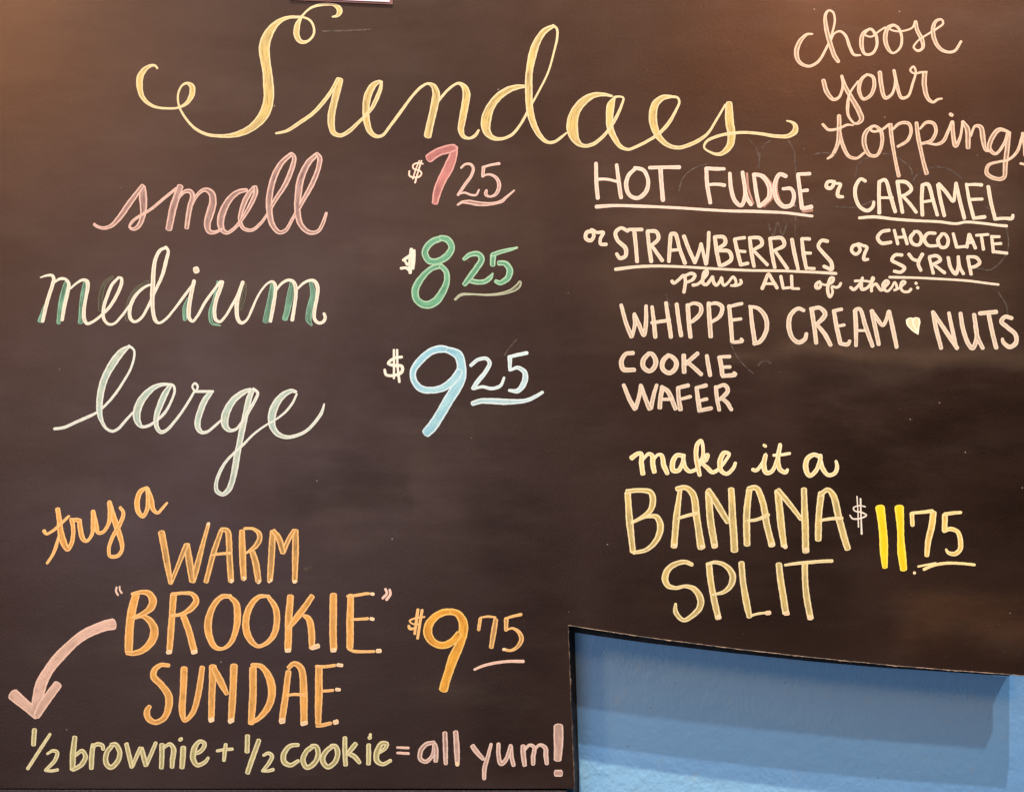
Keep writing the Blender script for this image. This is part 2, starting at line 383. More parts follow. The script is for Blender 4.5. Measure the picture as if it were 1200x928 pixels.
# ---------------- lettering ----------------
DATA = """
@word Sundaes yellow
R 150 0 5
172 402 12;158 386 14;130 388 20;97 410 30;72 450 38;68 500 38;80 560 30;110 600 22;160 628 16;230 637 14;295 632 14;345 605 22;375 555 34;375 510 34;350 490 18;320 500 12;297 540 12;292 580 12;302 630 12;335 690 14;390 752 16;460 788 18;530 798 20;600 796 26;670 778 38;730 745 48;785 690 58;815 630 64;825 560 64;822 500 62;818 430 58;805 360 60;798 290 66;815 220 60;850 160 44;890 125 30;940 105 20;990 102 16;1030 104 12;1070 125 14;1090 170 14;1085 210 14;1050 245 16;1015 247 26;990 215 36;990 160 36;1008 115 20;1030 85 12;1070 50 14;1120 32 18;1170 28 16;1200 30 16;1230 45 30;1240 72 34;1225 94 20;1198 101 10
R 360 0 5
-182 783 14;-120 768 18;-40 718 22;30 668 22;95 600 24;145 530 22;180 465 24
190 468 44;175 530 44;158 600 44;142 680 44;142 740 40;155 780 32;195 795 24;245 770 24;300 720 20;340 680 18;375 640 22;405 585 26;430 520 22;435 480 16
425 478 18;390 500 36;355 560 46;345 640 42;350 720 40;370 775 32;405 800 22;440 795 18;490 735 18;560 640 18;620 560 16;670 510 16;710 492 16;740 508 34;756 550 46;745 620 46;725 710 46;706 800 46
765 600 14;800 555 16;840 515 16;885 490 16;915 505 30;932 545 46;925 620 46;910 700 42;900 760 38;915 800 26;950 812 16;985 795 20;1005 765 14
R 520 0 5
478 508 18;440 510 28;385 525 38;320 570 46;270 635 52;248 710 60;252 770 50;285 808 30;340 815 18;400 790 18;450 730 16;500 640 14;555 540 12;610 430 12;645 310 12;665 220 14;662 170 14;640 152 16
636 158 22;590 185 36;548 245 44;520 325 48;502 420 44;498 510 44;500 600 44;512 680 42;535 750 36;570 805 28;610 835 20;650 832 18;690 805 16;720 780 10
985 565 14;940 556 22;880 560 34;825 590 46;780 640 56;757 700 66;755 770 66;775 825 46;815 855 24;870 848 22;930 805 20;975 750 18;1010 690 20;1040 625 16;1052 575 12;1030 568 12;1000 572 16
1000 576 16;980 615 44;972 680 46;975 750 42;1000 810 34;1035 860 26;1080 877 18;1130 860 18;1200 825 18;1260 785 20;1320 720 22;1360 650 16;1380 600 14;1370 575 14;1330 568 18
R 700 0 5
430 568 20;385 574 32;340 612 46;325 680 50;335 750 44;365 810 38;420 855 26;480 867 22;540 850 24;600 820 22;650 780 16;700 700 14;750 615 12
772 606 40;772 650 48;775 720 50;785 790 50;780 845 44;755 882 34;715 905 22;665 895 14;625 865 12;640 830 16;690 805 18;760 787 18;850 778 18;950 785 18;1050 800 22;1120 798 26;1158 770 34;1160 740 28;1140 718 16;1110 710 10
@word small pink
R 100 165 4
42 392 14;55 402 14;85 410 16;120 400 20;160 360 26;210 290 28;250 235 22;268 212 20
268 217 32;270 260 38;272 310 34;268 360 26;250 400 22;225 415 16;208 405 12;220 380 14;260 350 14;310 320 14;370 270 14;425 225 14
445 214 32;430 260 34;410 320 36;392 415 32
435 270 14;465 240 18;490 237 22;503 258 24;490 310 26;475 410 22
500 300 14;525 255 16;560 230 20;590 245 32;598 285 36;585 340 38;572 390 34;580 425 26;605 430 18;640 415 12
755 232 18;720 240 24;680 270 30;650 320 34;634 380 36;642 418 28;665 432 18;700 410 16;740 360 18;780 290 22;800 240 22;797 218 20
790 220 20;760 260 26;735 320 24;725 370 20;740 410 18;780 420 16;820 390 16;850 350 14;890 280 20;940 200 24;975 110 24;978 75 20;965 62 18
962 66 22;920 105 26;885 170 30;865 250 32;862 320 30;875 390 28;910 430 20;940 420 18;970 370 16;1010 300 20;1060 210 24;1095 120 24;1098 80 24;1085 62 18
1083 66 20;1045 105 30;1010 180 34;997 260 34;995 330 30;1010 395 26;1050 430 22;1090 425 18;1115 385 18;1130 340 14
@dollar_sign $ palepink
R 460 160 7.5
268 242 12;215 235 14;180 255 14;185 285 14;235 300 14;255 325 14;235 355 16;180 360 16;148 345 16;148 305 14
235 215 12;205 290 12;178 375 12
255 215 14;225 310 14;198 408 16
@digit 7 rose
318 195 80;400 140 76;500 110 80;545 100 66
548 95 60;530 180 80;490 280 90;440 370 84;400 470 78;372 585 58
@digit 2 pink
602 278 18;640 245 20;690 248 24;710 285 28;690 350 28;640 420 28;575 515 24
575 512 16;630 495 18;690 515 20;735 515 20;760 470 16
@digit 5 pink
938 240 26;870 250 22;800 270 22
800 272 32;793 352 28
795 350 16;840 335 20;900 355 28;935 410 34;930 470 34;900 515 28;850 530 20;820 510 34;825 475 24
@underline _ pink
572 602 18;610 580 26;670 578 40;740 590 42;820 595 36;900 588 28;960 570 30;1000 535 24;1070 475 14
@word medium cream
R 30 275 6
g 155 460 14;130 520 24;100 610 34
g 285 340 30;262 420 36;245 500 36;232 620 28
g 420 340 30;408 410 40;395 500 36;385 620 34
h 610 300 20;560 340 26;530 430 34;525 530 28
h 860 330 18;790 370 18;740 430 20;715 520 26;712 600 24
g 1140 450 14;1120 520 34;1120 595 30
105 302 10;150 288 16;185 287 20;198 308 24;190 350 26;165 430 26;140 520 26;120 610 24
205 335 14;240 312 20;280 314 20;303 345 24;295 410 26;275 500 26;257 600 24
315 380 14;355 345 16;400 320 20;432 328 26;438 362 26;425 440 24;412 520 26;412 590 26;432 626 22;470 615 20;530 570 20;590 510 22;640 430 24;675 340 24;672 306 20;650 302 16
655 302 18;610 350 22;575 430 24;550 510 24;550 590 22;580 628 20;620 628 18;670 580 18;730 500 16
885 350 14;845 365 18;790 410 22;750 470 26;732 530 26;737 588 24;765 613 20;810 590 20;860 510 20;910 400 22;960 290 24;990 180 26;1003 115 22;985 88 20
983 92 20;945 112 24;915 170 26;900 260 30;895 350 32;892 440 32;895 530 28;910 598 26;935 622 18;980 600 18;1050 520 18;1110 440 20;1170 360 18
R 200 275 6
g 330 330 14;300 470 20;280 540 28;290 620 22;350 640 8
h 525 350 14;515 430 30;490 520 30
g 715 350 26;705 430 38;685 530 44;667 612 40
g 850 345 30;840 430 46;820 530 44;802 595 40
g 985 335 24;1000 420 40;980 520 46;970 600 40;990 635 16
172 252 50;188 247 50
165 326 26;155 370 28;140 440 30;128 520 30;132 590 26;155 610 20;190 570 20;240 480 20;290 410 20;350 330 18
362 334 30;345 390 28;320 460 28;308 540 28;317 597 24;345 613 20;385 575 18;430 500 20;470 430 22;495 370 24;508 335 26
505 340 24;485 400 28;468 470 30;465 540 30;475 600 28;500 622 24;535 600 16;570 530 18;600 460 16;640 390 14;680 345 14;715 330 18;736 358 26;735 420 24;720 510 26;702 610 24
745 390 14;775 350 18;820 322 20;855 326 24;878 362 28;880 430 26;868 520 24;855 600 28
895 380 14;930 345 18;980 322 20;1013 330 26;1033 372 28;1030 440 24;1012 530 26;1012 593 24;1040 622 22;1073 613 22;1087 585 24;1078 555 20
@dollar_sign $ cream
R 460 265 7.5
165 205 32;158 300 34;155 410 30
190 215 26;188 300 26;180 375 24
95 300 28;150 262 28
75 372 26;120 368 24;150 390 30
130 340 26;110 310 20
g 150 275 24;145 375 26
g 175 250 14;168 350 14
@digit 8 green
430 105 56;340 145 60;285 230 60;320 305 60;400 310 60;490 250 66;520 180 60;480 118 60;425 106 50
430 350 50;350 370 50;260 450 60;200 560 66;215 650 66;290 692 70;375 665 74;440 580 70;475 490 56;470 400 50;425 350 46
@digit 2 green
628 290 34;680 252 44;755 248 50;782 292 56;740 370 56;680 450 56;630 515 44
665 475 50;740 492 44;810 488 44;858 455 44;880 418 18
@digit 5 green
1095 190 20;1040 205 30;960 225 36;880 252 40
885 255 56;880 345 48
930 325 44;990 330 50;1030 390 60;1010 460 56;940 500 44;908 485 36
@underline _ greygreen
550 645 22;600 605 26;700 600 18;830 605 20;950 595 26;1040 570 36;1100 530 48;1120 495 34
@word large mint
R 50 395 6
82 645 20;150 635 22;230 600 22;310 565 22;380 530 18;440 480 18;510 400 18;570 310 18;620 220 16;645 130 16;640 88 16;605 62 18
612 66 18;570 92 44;510 160 56;450 260 54;415 360 50;400 450 48;402 540 40;420 600 26;450 645 20;490 662 20;530 645 20;580 590 20;635 530 16
900 335 20;850 332 24;790 350 36;730 400 50;680 470 58;660 540 56;672 600 44;700 630 24;750 620 22;810 580 20;860 530 20;900 460 18;928 380 18;920 342 18;900 332 16
895 345 30;860 400 44;825 480 46;800 560 40;802 630 32;830 668 28;870 655 24;930 590 20;990 510 18;1040 430 18;1070 375 16
R 190 435 5.8
222 135 14;205 105 14;222 82 16;242 100 16;234 130 14;222 142 14
225 138 18;290 138 20;345 138 20
330 145 34;290 200 42;260 270 44;242 340 44;247 390 38;272 416 26;310 410 20;360 370 18;405 330 14
600 125 24;560 140 34;490 190 46;445 260 54;425 330 54;432 378 44;460 402 28;500 395 20;540 350 20;590 270 24;635 190 22;650 148 20;620 120 20
610 132 34;590 190 40;570 280 42;550 370 42;530 470 42;510 570 44;495 660 44;475 750 42;450 808 38;410 836 28;372 812 30;368 760 26;390 690 24;430 620 20;490 555 18;550 500 18;620 430 16;700 370 14;770 330 14;840 275 16;890 210 16;915 155 14
910 140 20;880 134 28;820 165 46;770 230 54;745 310 54;752 380 46;790 428 36;850 448 26;920 435 24;980 405 22;1040 345 22;1085 280 22;1102 222 10
@dollar_sign $ white
R 440 395 6
185 140 20;130 150 20;90 185 20;130 200 22;185 205 22;185 245 24;130 270 20;75 265 20;65 230 18
130 90 16;130 290 16
152 90 16;155 200 16;168 315 18
@digit 9 blue
540 105 40;480 84 52;400 97 52;320 160 56;265 240 46;272 310 46;320 362 52;400 373 48;480 355 54;550 300 60;590 240 56
510 90 46;580 125 70;603 190 66;600 280 74;560 370 80;510 450 74;450 550 74;400 630 76;355 675 68
@digit 2 bluewhite
670 200 24;720 160 26;780 152 28;803 182 30;770 250 30;720 310 34;687 360 32
690 365 20;750 350 22;820 362 24;880 340 24;905 285 18
@digit 5 bluewhite
1065 112 26;1000 125 26;938 140 24
945 145 34;945 232 24
945 235 18;1000 215 28;1050 250 36;1045 320 44;1000 378 36;940 375 20
@underline _ bluewhite
680 468 34;740 450 40;820 450 44;940 455 40;1060 445 30;1130 415 26;1175 388 22
@word try orange
R 40 560 6
165 215 34;175 280 36;185 370 46;210 460 48;235 502 32;263 460 32;275 380 30;270 320 32;262 292 30
262 295 28;300 295 30;325 298 26
318 300 34;325 360 36;345 430 34;370 443 24;405 400 26;415 330 34;415 235 32
415 240 34;435 330 36;450 383 28;480 383 26;520 330 28;535 250 34;530 170 32
530 175 36;550 250 40;580 340 44;610 430 36;618 500 28;590 545 28;535 550 26;525 500 26;550 420 28;600 330 30;628 245 28;605 207 22
70 372 28;85 393 20;140 365 22;190 320 22;245 268 18
175 400 14;155 480 26;130 540 22;92 598 20
@word a orange
795 68 22;750 92 34;725 160 40;735 240 36;765 270 28;795 220 30;800 150 30;795 80 26
800 75 24;820 150 40;840 225 32;870 245 22;900 215 22;935 175 16
@word WARM orangebrown
R 180 600 6
55 140 48;85 300 50;118 495 32
120 498 30;170 380 32;230 230 38
235 228 44;250 340 52;272 485 42
275 488 38;300 400 46;340 250 34;385 85 26
475 130 32;430 260 40;368 490 36
478 120 28;518 132 40;530 200 44;535 330 46;545 485 42
405 305 16;450 295 20;540 288 20
622 132 42;625 300 50;635 468 42
640 115 20;700 117 22;742 150 36;745 190 38;715 240 36;648 290 14
695 280 42;720 370 50;738 485 44
838 135 40;830 300 50;818 480 40
842 130 34;880 185 44;910 285 38
910 288 34;950 190 34;985 130 30
997 130 46;997 300 48;992 488 38
c 383 84 22;388 80 22
c 545 485 30;548 482 30
c 632 470 30;636 466 30
c 735 490 30;740 488 30
c 812 484 30;822 480 26
c 988 489 24;996 488 24
@dollar_sign $ orange
R 470 700 7.5
148 105 26;135 200 28;120 318 24
185 110 26;165 230 26;145 358 24
205 170 18;130 180 16;75 205 16;100 230 14;150 235 14
68 248 24;75 272 28;130 270 16
@digit 9 brightorange
480 135 50;400 125 60;310 160 66;245 240 80;240 330 80;290 398 66;370 420 64;450 385 66;510 320 66
440 120 56;500 145 66;545 220 80;545 310 84;510 420 84;460 530 88;420 650 84;390 740 80;372 810 80
@digit 7 orangebrown
682 282 30;695 190 32
695 177 16;760 166 20;830 174 18
832 192 42;815 300 50;792 438 42
@digit 5 orangebrown
1055 148 28;980 165 24;915 185 22
925 192 44;922 285 32
925 285 18;980 270 22;1040 310 36;1058 370 42;1020 435 34;960 465 26;905 455 24
c 900 455 26;910 455 26
@underline _ palepink
645 632 22;720 600 24;820 575 26;950 560 26;1075 560 28
@quotation_mark q palepink
R 130 680 6
40 48 14;35 75 14;50 102 14
62 42 12;62 65 12;76 88 14
@word BROOKIE orange
R 130 680 6
175 100 56;150 200 60;130 350 62;125 500 56
150 95 24;210 82 32;265 90 44;295 140 56;280 190 54;230 230 36;150 262 18
170 262 24;215 250 28;265 275 46;305 340 60;295 410 60;230 485 46;160 512 36;115 510 30
440 100 48;430 250 48;412 485 46
430 95 24;510 88 24;570 95 32;600 140 44;565 195 44;500 235 30;430 248 20
510 250 44;550 360 50;585 490 48
840 110 30;780 115 36;720 180 44;685 280 54;690 380 52;730 465 40;780 480 24;840 440 34;880 340 46;890 240 50;880 160 46;840 118 30
1110 110 22;1040 115 34;980 180 44;950 270 52;955 360 52;990 430 42;1035 462 28;1100 435 34;1150 370 44;1168 280 46;1155 190 44;1110 118 30
c 400 505 30;418 502 30
c 575 505 28;598 500 28
R 290 680 6
302 110 48;292 250 54;285 480 50
455 110 42;400 190 46;340 270 46;290 335 30
395 245 24;430 270 44;450 360 50;455 475 44
605 100 52;602 300 54;605 480 52
725 105 46;722 300 54;720 470 50
700 110 14;760 105 22;840 92 20;855 92 18
720 275 14;780 272 20;845 268 22
710 480 20;750 497 22;830 500 20;890 498 20
c 872 94 22;885 96 22
c 868 268 24;884 272 24
c 915 495 32;932 494 30
c 275 492 30;295 490 30
c 595 492 28;615 490 28
c 455 475 28;500 458 34
@quotation_mark q palepink
R 290 680 6
970 60 18;980 90 18;950 125 18
1000 65 18;1005 95 20;978 135 20
@word SUNDAE orange
R 160 770 4.8
180 45 24;140 42 26;105 65 32;95 105 38;140 155 40;180 215 44;180 280 42;155 340 36;105 365 30;65 340 36;60 300 36;75 275 26
268 60 40;262 200 40;258 310 38;270 355 24;310 320 30;345 220 36;370 55 32
430 50 44;425 200 40;420 345 36
435 60 34;470 130 42;508 205 26
548 45 42;542 200 42;532 350 38
655 60 42;655 200 44;645 370 38
650 42 22;700 50 30;745 110 42;762 190 46;745 270 42;690 340 28;640 370 22
855 80 34;840 200 38;818 360 38
855 60 26;885 35 28;925 60 38;940 200 44;942 365 42
840 215 16;890 208 16;950 212 20
1027 60 42;1025 200 44;1022 370 36
1010 50 16;1060 52 18;1115 45 18
1030 190 14;1070 188 16;1105 185 16
1015 385 20;1060 378 22;1092 370 20
c 1132 43 20;1155 45 20
c 1125 180 20;1142 182 18
c 1112 366 26;1130 360 26
c 412 355 26;430 348 26
c 522 362 26;542 352 26
c 810 360 32;828 355 32
c 932 374 24;954 368 24
@arrow a palepink
R 0 715 6.627
880 108 92;820 118 86;740 145 82;660 185 80;560 260 80;460 360 84;380 460 84;325 560 88;300 650 92;285 740 84;285 800 60
100 650 92;170 710 88;240 770 80;285 825 50
450 575 70;390 650 74;330 740 74;285 820 56
@fraction half palegreen
R 20 845 4.8
98 45 28;93 132 28
185 72 18;125 165 20;60 265 20
170 182 14;200 165 18;225 172 22;215 215 24;160 275 18
160 275 18;190 278 18;228 272 18
@word brownie palegreen
R 20 845 4.8
325 88 30;315 180 34;312 270 32
330 190 20;365 165 24;385 195 28;365 240 28;315 272 22
428 130 28;420 200 30;418 265 26
428 145 20;450 128 24;480 135 24;485 155 22
540 130 26;505 175 30;500 230 30;525 258 28;565 225 30;578 175 30;555 130 26;530 130 22
615 125 26;630 190 28;645 255 24
650 250 22;675 190 24;695 150 26
700 150 26;712 200 30;725 248 26
728 245 22;755 180 24;780 122 22
815 130 32;815 200 30;812 262 26
820 150 20;860 128 22;880 155 30;875 215 30;872 258 26
935 145 32;932 200 34;928 260 30
918 98 28;922 104 26
990 185 18;1035 165 26;1055 125 26;1030 112 22;1000 145 32;990 210 34;1015 245 26;1060 225 22;1075 205 18
@plus_sign + palegreen
R 240 845 4.8
70 165 18;110 158 18;155 155 18
118 130 22;112 170 24;108 218 22
@fraction half palegreen
R 240 845 4.8
240 80 30;238 172 28
305 105 28;270 200 30;240 290 28
330 190 16;360 178 20;378 195 24;360 235 24;325 278 18
325 278 16;355 278 18;385 270 20
@word cookie palegreen
R 240 845 4.8
525 132 22;480 138 26;445 180 32;445 225 32;480 245 26;525 222 22
610 138 26;570 170 30;552 220 32;575 258 28;620 230 30;638 180 32;625 140 28;600 138 22
720 138 26;680 170 30;662 215 32;690 255 28;730 230 30;748 180 32;735 140 28;710 138 22
788 90 26;788 170 28;792 245 28
850 125 28;825 155 28;800 185 20
810 180 24;845 200 28;870 230 24
922 130 26;922 180 28;920 240 26
930 74 18;932 77 18
925 92 22;932 90 20
975 180 14;1015 150 24;1025 125 24;995 125 28;968 175 34;968 220 32;1000 240 24;1045 220 20
@equals_sign = palepink
R 450 840 5.217
80 185 14;150 188 16
82 218 16;150 222 18
@word all pink2
R 450 840 5.217
305 155 26;260 165 28;225 205 30;222 255 28;255 272 26;295 235 24;310 165 26;318 200 30;316 270 28
372 95 30;375 190 32;378 282 26
438 90 34;445 190 36;448 285 28
c 446 286 26;450 288 26
@word yum pink2
R 450 840 5.217
540 175 32;570 215 32;605 255 24
655 165 20;635 240 26;615 310 28;612 375 24
700 165 26;700 230 28;715 285 28;745 260 26;775 175 26
775 180 28;780 240 28;792 292 26
850 175 32;852 230 32;860 295 28
855 205 18;890 170 20;918 185 26;912 240 28;912 285 26
918 200 18;950 170 20;985 185 28;990 240 30;995 282 26
@exclamation_mark ! pink2
R 450 840 5.217
1067 55 60;1066 170 58;1062 258 50
1050 342 44;1082 342 44
@word choose salmon
R 920 5 5.4545
175 192 12;140 195 18;95 240 28;72 310 32;90 370 26;150 398 18;210 370 18;260 290 16;300 190 14;318 100 14;305 52 14;280 42 14;258 70 20;262 150 28;285 240 30;315 330 30;340 368 24
290 240 12;315 190 12;350 175 14;385 200 18;415 280 20;440 325 18;482 328 10
540 160 16;500 190 26;488 260 28;510 320 18;555 318 18;585 270 18;580 200 20;545 160 16;510 195 12;550 210 12;600 175 12;640 150 12
700 135 16;660 150 24;640 220 30;660 290 24;690 315 14;735 280 16;745 210 18;720 150 18;680 135 14;670 160 12;710 175 12;770 170 12;815 150 12;832 112 14
834 115 24;845 170 26;875 230 28;880 280 20;850 300 16;822 278 14;845 240 12;910 195 12;975 155 14;1010 125 14;1000 100 14;965 110 20;945 160 26;955 230 28;990 285 24;1040 308 18;1085 300 18;1125 240 16
@word your salmon
R 920 5 5.4545
245 490 28;265 560 30;310 610 22;345 595 18;370 520 18;362 460 18
362 462 20;385 530 26;430 610 32;470 680 34;488 740 30;450 765 16;405 715 18;400 650 22;415 570 14;465 495 12
525 450 16;490 480 22;472 550 26;500 608 20;545 585 22;570 520 26;560 465 22;520 450 14
605 438 28;615 520 28;640 600 24;680 580 18;705 500 18;695 425 20
697 428 20;715 520 22;745 600 22;785 590 18;815 510 16;835 430 14;820 400 14;800 425 14;825 445 12;865 438 14;905 435 14
893 440 32;890 520 32;910 600 26;945 628 18;975 610 16;1002 605 12
@word topping salmon
R 950 120 4.8
160 78 24;160 150 26;150 240 22;120 300 18;95 318 12
160 150 18;180 240 22;215 305 20;260 315 16;300 285 14
68 125 16;100 155 16;160 148 14;205 128 14;240 130 8
350 135 16;310 170 24;300 230 28;330 295 22;370 300 18;400 240 20;395 165 22;360 135 16;330 145 12;350 165 14;400 155 14;440 125 14
448 125 26;455 200 22;475 320 20;495 415 22
465 150 14;500 120 18;550 120 20;565 160 18;545 215 18;490 250 16
595 118 22;605 200 24;630 320 22;652 402 26
615 150 12;650 115 18;690 120 20;705 160 20;680 215 20;620 235 16
620 230 12;660 232 12;710 238 16;745 220 20;770 170 18;795 110 16
797 112 22;800 180 24;815 245 26;840 200 16;855 110 14
785 68 20;795 74 20
855 112 22;880 150 30;885 258 26
900 190 14;925 135 16;955 140 26;970 210 28;985 270 18;1010 275 14
1110 165 14;1060 155 24;1020 200 28;1005 260 26;1040 290 18;1090 230 18;1110 170 20
1115 170 26;1105 260 28;1095 350 28;1085 425 24;1040 430 22;990 400 24;1000 355 20;1060 335 14;1110 325 14;1160 280 18;1190 190 16
1192 175 18;1200 230 18;1205 300 18
1180 345 14;1210 352 14
@word HOT pink3
R 690 180 4.2857
36 50 18;38 140 20;45 225 20
140 58 18;150 140 20;162 222 20
40 130 16;90 130 14;145 142 14
235 75 18;200 110 20;188 160 22;205 210 20;245 225 20;285 195 22;298 140 20;275 85 20;230 73 18
305 72 18;380 70 18;455 70 20
360 75 22;365 150 22;372 235 22
@word FUDGE pink3
R 690 180 4.2857
590 75 20;595 160 20;610 248 20
590 75 18;640 78 18;680 78 16
595 158 16;640 155 16;682 160 18
708 100 18;715 180 20;735 240 22;765 262 20;785 210 20;772 95 20
d 794 100 10;802 180 10;826 250 10
785 180 16;795 225 20;815 258 18
828 105 18;840 190 20;855 265 20
d 880 110 10;920 160 10;922 220 10;880 268 8
830 105 18;870 115 22;905 165 24;905 220 24;860 265 20
990 115 20;960 105 20;935 150 22;940 225 22;975 265 22;1015 260 22;1030 210 20;1015 178 18;975 178 16
d 950 120 8;946 190 8;975 255 8;1035 262 8
1050 110 18;1060 190 20;1070 275 22
1050 105 18;1110 102 18
1060 190 14;1098 185 18
1070 278 20;1118 268 22
d 1075 290 14;1120 285 14
@underline _ pink3
R 690 180 4.2857
38 268 20;120 262 16;250 265 16;380 270 14;520 278 14;680 288 14;850 292 16;980 298 14;1122 315 14
@word or cream2
R 960 200 5
90 65 18;50 68 20;42 95 22;65 105 22;85 80 20;75 60 16;95 75 16;125 80 18;110 120 22;110 150 22;138 155 18
@word CARAMEL cream2
R 960 200 5
270 62 20;245 50 20;215 90 22;212 155 22;240 215 22;285 235 22;315 210 20;320 185 18
352 65 22;350 160 22;352 250 22
355 65 20;385 55 20;415 140 24;445 242 22
350 160 16;430 160 16
458 65 22;472 160 22;488 245 22
455 65 18;510 70 22;540 110 22;510 140 20;480 150 16
490 150 18;530 195 20;568 245 20
605 85 22;600 170 22;605 262 22
605 85 20;635 80 22;665 170 22;692 262 20
600 185 16;670 175 18
695 85 22;710 170 22;732 265 22
700 80 22;745 130 22;785 180 20;795 130 20;802 75 20
802 75 20;825 180 22;850 280 22
862 80 18;880 180 20;905 280 22
862 85 18;905 82 18;952 85 20
885 170 18;955 168 18
905 280 20;970 272 22
990 95 22;1005 180 22;1030 285 22
1030 285 20;1080 280 18;1130 280 22;1135 262 18
@underline _ cream2
R 960 200 5
235 278 18;320 272 18;440 285 18;580 295 16;700 300 16;800 312 16;860 302 16;960 310 16;1040 320 16;1098 325 18
@word CHOCOLATE cream2
R 960 200 5
410 350 20;365 360 20;342 395 22;365 425 22;420 420 20
440 350 18;460 430 20
490 345 18;515 430 20
455 392 16;505 390 16
560 360 20;535 395 22;550 430 20;585 435 20;600 395 22;580 360 20;555 358 16
680 368 18;635 370 20;615 405 22;640 440 20;690 440 18
720 372 20;695 410 22;715 450 20;745 445 20;755 405 20;735 372 18;715 370 14
785 370 18;805 450 20
805 450 18;855 445 18
878 375 20;865 450 20
880 375 20;915 455 20
865 425 16;905 420 16
920 380 16;990 375 16
950 385 18;962 462 20
1010 385 18;1020 478 20
1010 388 18;1055 388 18
1015 430 16;1065 428 18
1020 475 18;1100 485 18
@word SYRUP cream2
R 960 200 5
485 495 20;445 495 20;425 525 20;460 545 20;500 570 22;480 595 20;440 590 20
525 490 20;550 520 20;585 530 18
605 490 22;580 545 22;595 585 20
645 510 18;655 550 18;668 602 20
645 505 18;690 500 20;710 525 20;665 550 18
670 550 18;735 600 20
755 510 20;770 570 22;800 605 22;815 560 20;815 505 20
815 520 20;825 570 20;845 605 20
870 510 20;880 560 20;890 608 20
870 505 18;920 510 20;940 540 20;905 565 20;880 565 16
@underline _ cream2
R 960 200 5
412 625 16;560 628 14;700 635 14;860 645 14;980 660 14;1050 668 14
@word or cream2
R 960 200 5
245 435 20;200 440 20;190 470 20;215 490 20;240 465 20;225 430 18;255 440 18;280 450 18;265 490 20;262 522 20;285 520 18
R 680 255 3.871
@word or cream2
R 680 255 3.871
65 62 16;30 68 18;25 95 18;48 105 18;62 80 16;50 55 14;75 68 14;105 68 16;92 95 16;92 120 16;118 122 16
@word STRAWBERRIES cream2
R 680 255 3.871
215 62 16;185 48 16;160 70 18;170 105 18;205 140 20;205 175 18;180 185 18;165 165 16
220 55 16;280 55 16
245 60 18;252 130 18;258 200 18
305 65 18;312 130 18;322 200 18
305 62 16;345 65 18;355 95 18;320 130 16
325 130 16;372 195 18
410 80 18;405 140 18;402 200 16
412 75 18;430 75 18;450 140 18;475 208 18
405 150 14;455 145 14
470 85 18;495 150 18;520 205 18
522 200 16;540 150 16;548 120 16
550 125 14;560 170 16;570 212 16
572 210 16;580 140 16;583 68 16
610 90 18;618 150 18;632 218 18
610 88 16;650 90 18;658 115 18;620 145 16
625 150 16;675 155 18;685 190 18;650 215 18;632 218 14
700 100 16;712 150 18;728 215 18
700 98 14;745 92 16
715 152 14;748 155 14
730 215 16;760 208 16
768 92 16;775 150 18;788 222 16
768 92 14;815 95 18;825 120 18;785 148 14
788 152 14;848 215 16
860 95 16;868 155 18;882 228 16
860 95 14;915 95 18;925 125 18;880 150 14
885 155 14;940 232 16
960 100 18;972 165 18;988 235 16
1005 98 16;1012 160 18;1025 232 16
1005 96 14;1040 98 16
1012 162 14;1045 162 14
1025 230 14;1062 232 14
1122 108 16;1095 105 16;1080 130 16;1105 165 18;1138 205 18;1140 235 18;1105 222 16
@underline _ cream2
R 680 255 3.871
160 235 16;280 222 14;420 222 12;600 232 12;760 240 12;900 242 12;1050 248 12;1160 254 14
@word plus cream2
R 780 312 8
60 140 34;75 160 30;120 130 30;170 90 34;185 140 32;172 245 32
185 90 30;240 68 32;275 85 32;255 125 30;205 150 26
255 178 30;300 170 28;345 130 28;385 80 30;392 45 30;365 55 32;350 110 34;350 160 34;380 175 32;420 130 30;440 100 30
440 100 30;450 150 32;475 180 30;510 140 28;525 105 28;530 150 32;548 182 26;590 150 24;632 100 26;655 130 28;660 160 26;635 183 26;605 180 22;650 184 24;690 172 28;710 155 28;702 130 26
@word ALL cream2
R 780 312 8
905 210 34;930 150 34;965 75 32;1000 130 32;1045 205 32
930 165 24;1030 165 26
1080 95 30;1100 200 30
1100 208 26;1190 198 24
R 860 312 8
540 92 30;545 205 30
545 210 24;610 212 24
@word of cream2
R 940 312 8
165 145 28;135 165 34;130 200 34;160 205 30;175 165 26;155 140 24;190 170 20;240 175 24;290 140 28;295 110 26;270 110 30;245 170 30;240 240 32;260 290 28;285 250 26;280 190 22;320 200 26;350 185 28;362 160 26
@word these cream2
R 940 312 8
455 200 30;480 220 30;530 180 28;565 120 28;565 105 26;555 160 32;560 215 34;600 210 28;640 170 26;670 115 28;660 105 24;650 160 32;650 235 28
495 140 26;560 138 24;640 145 22
660 190 22;690 165 28;710 190 30;740 225 30;780 190 28;810 150 28;790 135 28;760 170 34;765 215 32;800 235 24;838 200 22;868 150 22;886 185 26;885 218 24;855 226 22;900 212 20;945 178 22;968 150 22;945 140 22;925 170 26;928 215 28;955 240 26;1000 238 28;1020 215 28
1065 158 28;1070 164 28
1082 200 30;1084 206 30
@word WHIPPED cream2
R 720 345 4.8
38 60 20;65 160 24;98 240 26
100 235 20;115 170 22;112 115 22
112 110 20;140 175 24;165 230 24;178 150 24;178 65 20
212 70 20;222 160 24;230 240 24
290 48 22;305 150 24;318 240 24
210 160 20;310 145 20
350 55 22;362 150 24;375 232 24
412 60 24;418 150 26;428 240 24
415 62 18;450 50 20;485 65 24;485 105 24;440 150 22;420 160 16
530 50 24;535 150 26;542 240 26
530 58 18;570 50 20;605 70 24;595 120 24;550 155 18
645 65 22;655 170 24;662 265 24
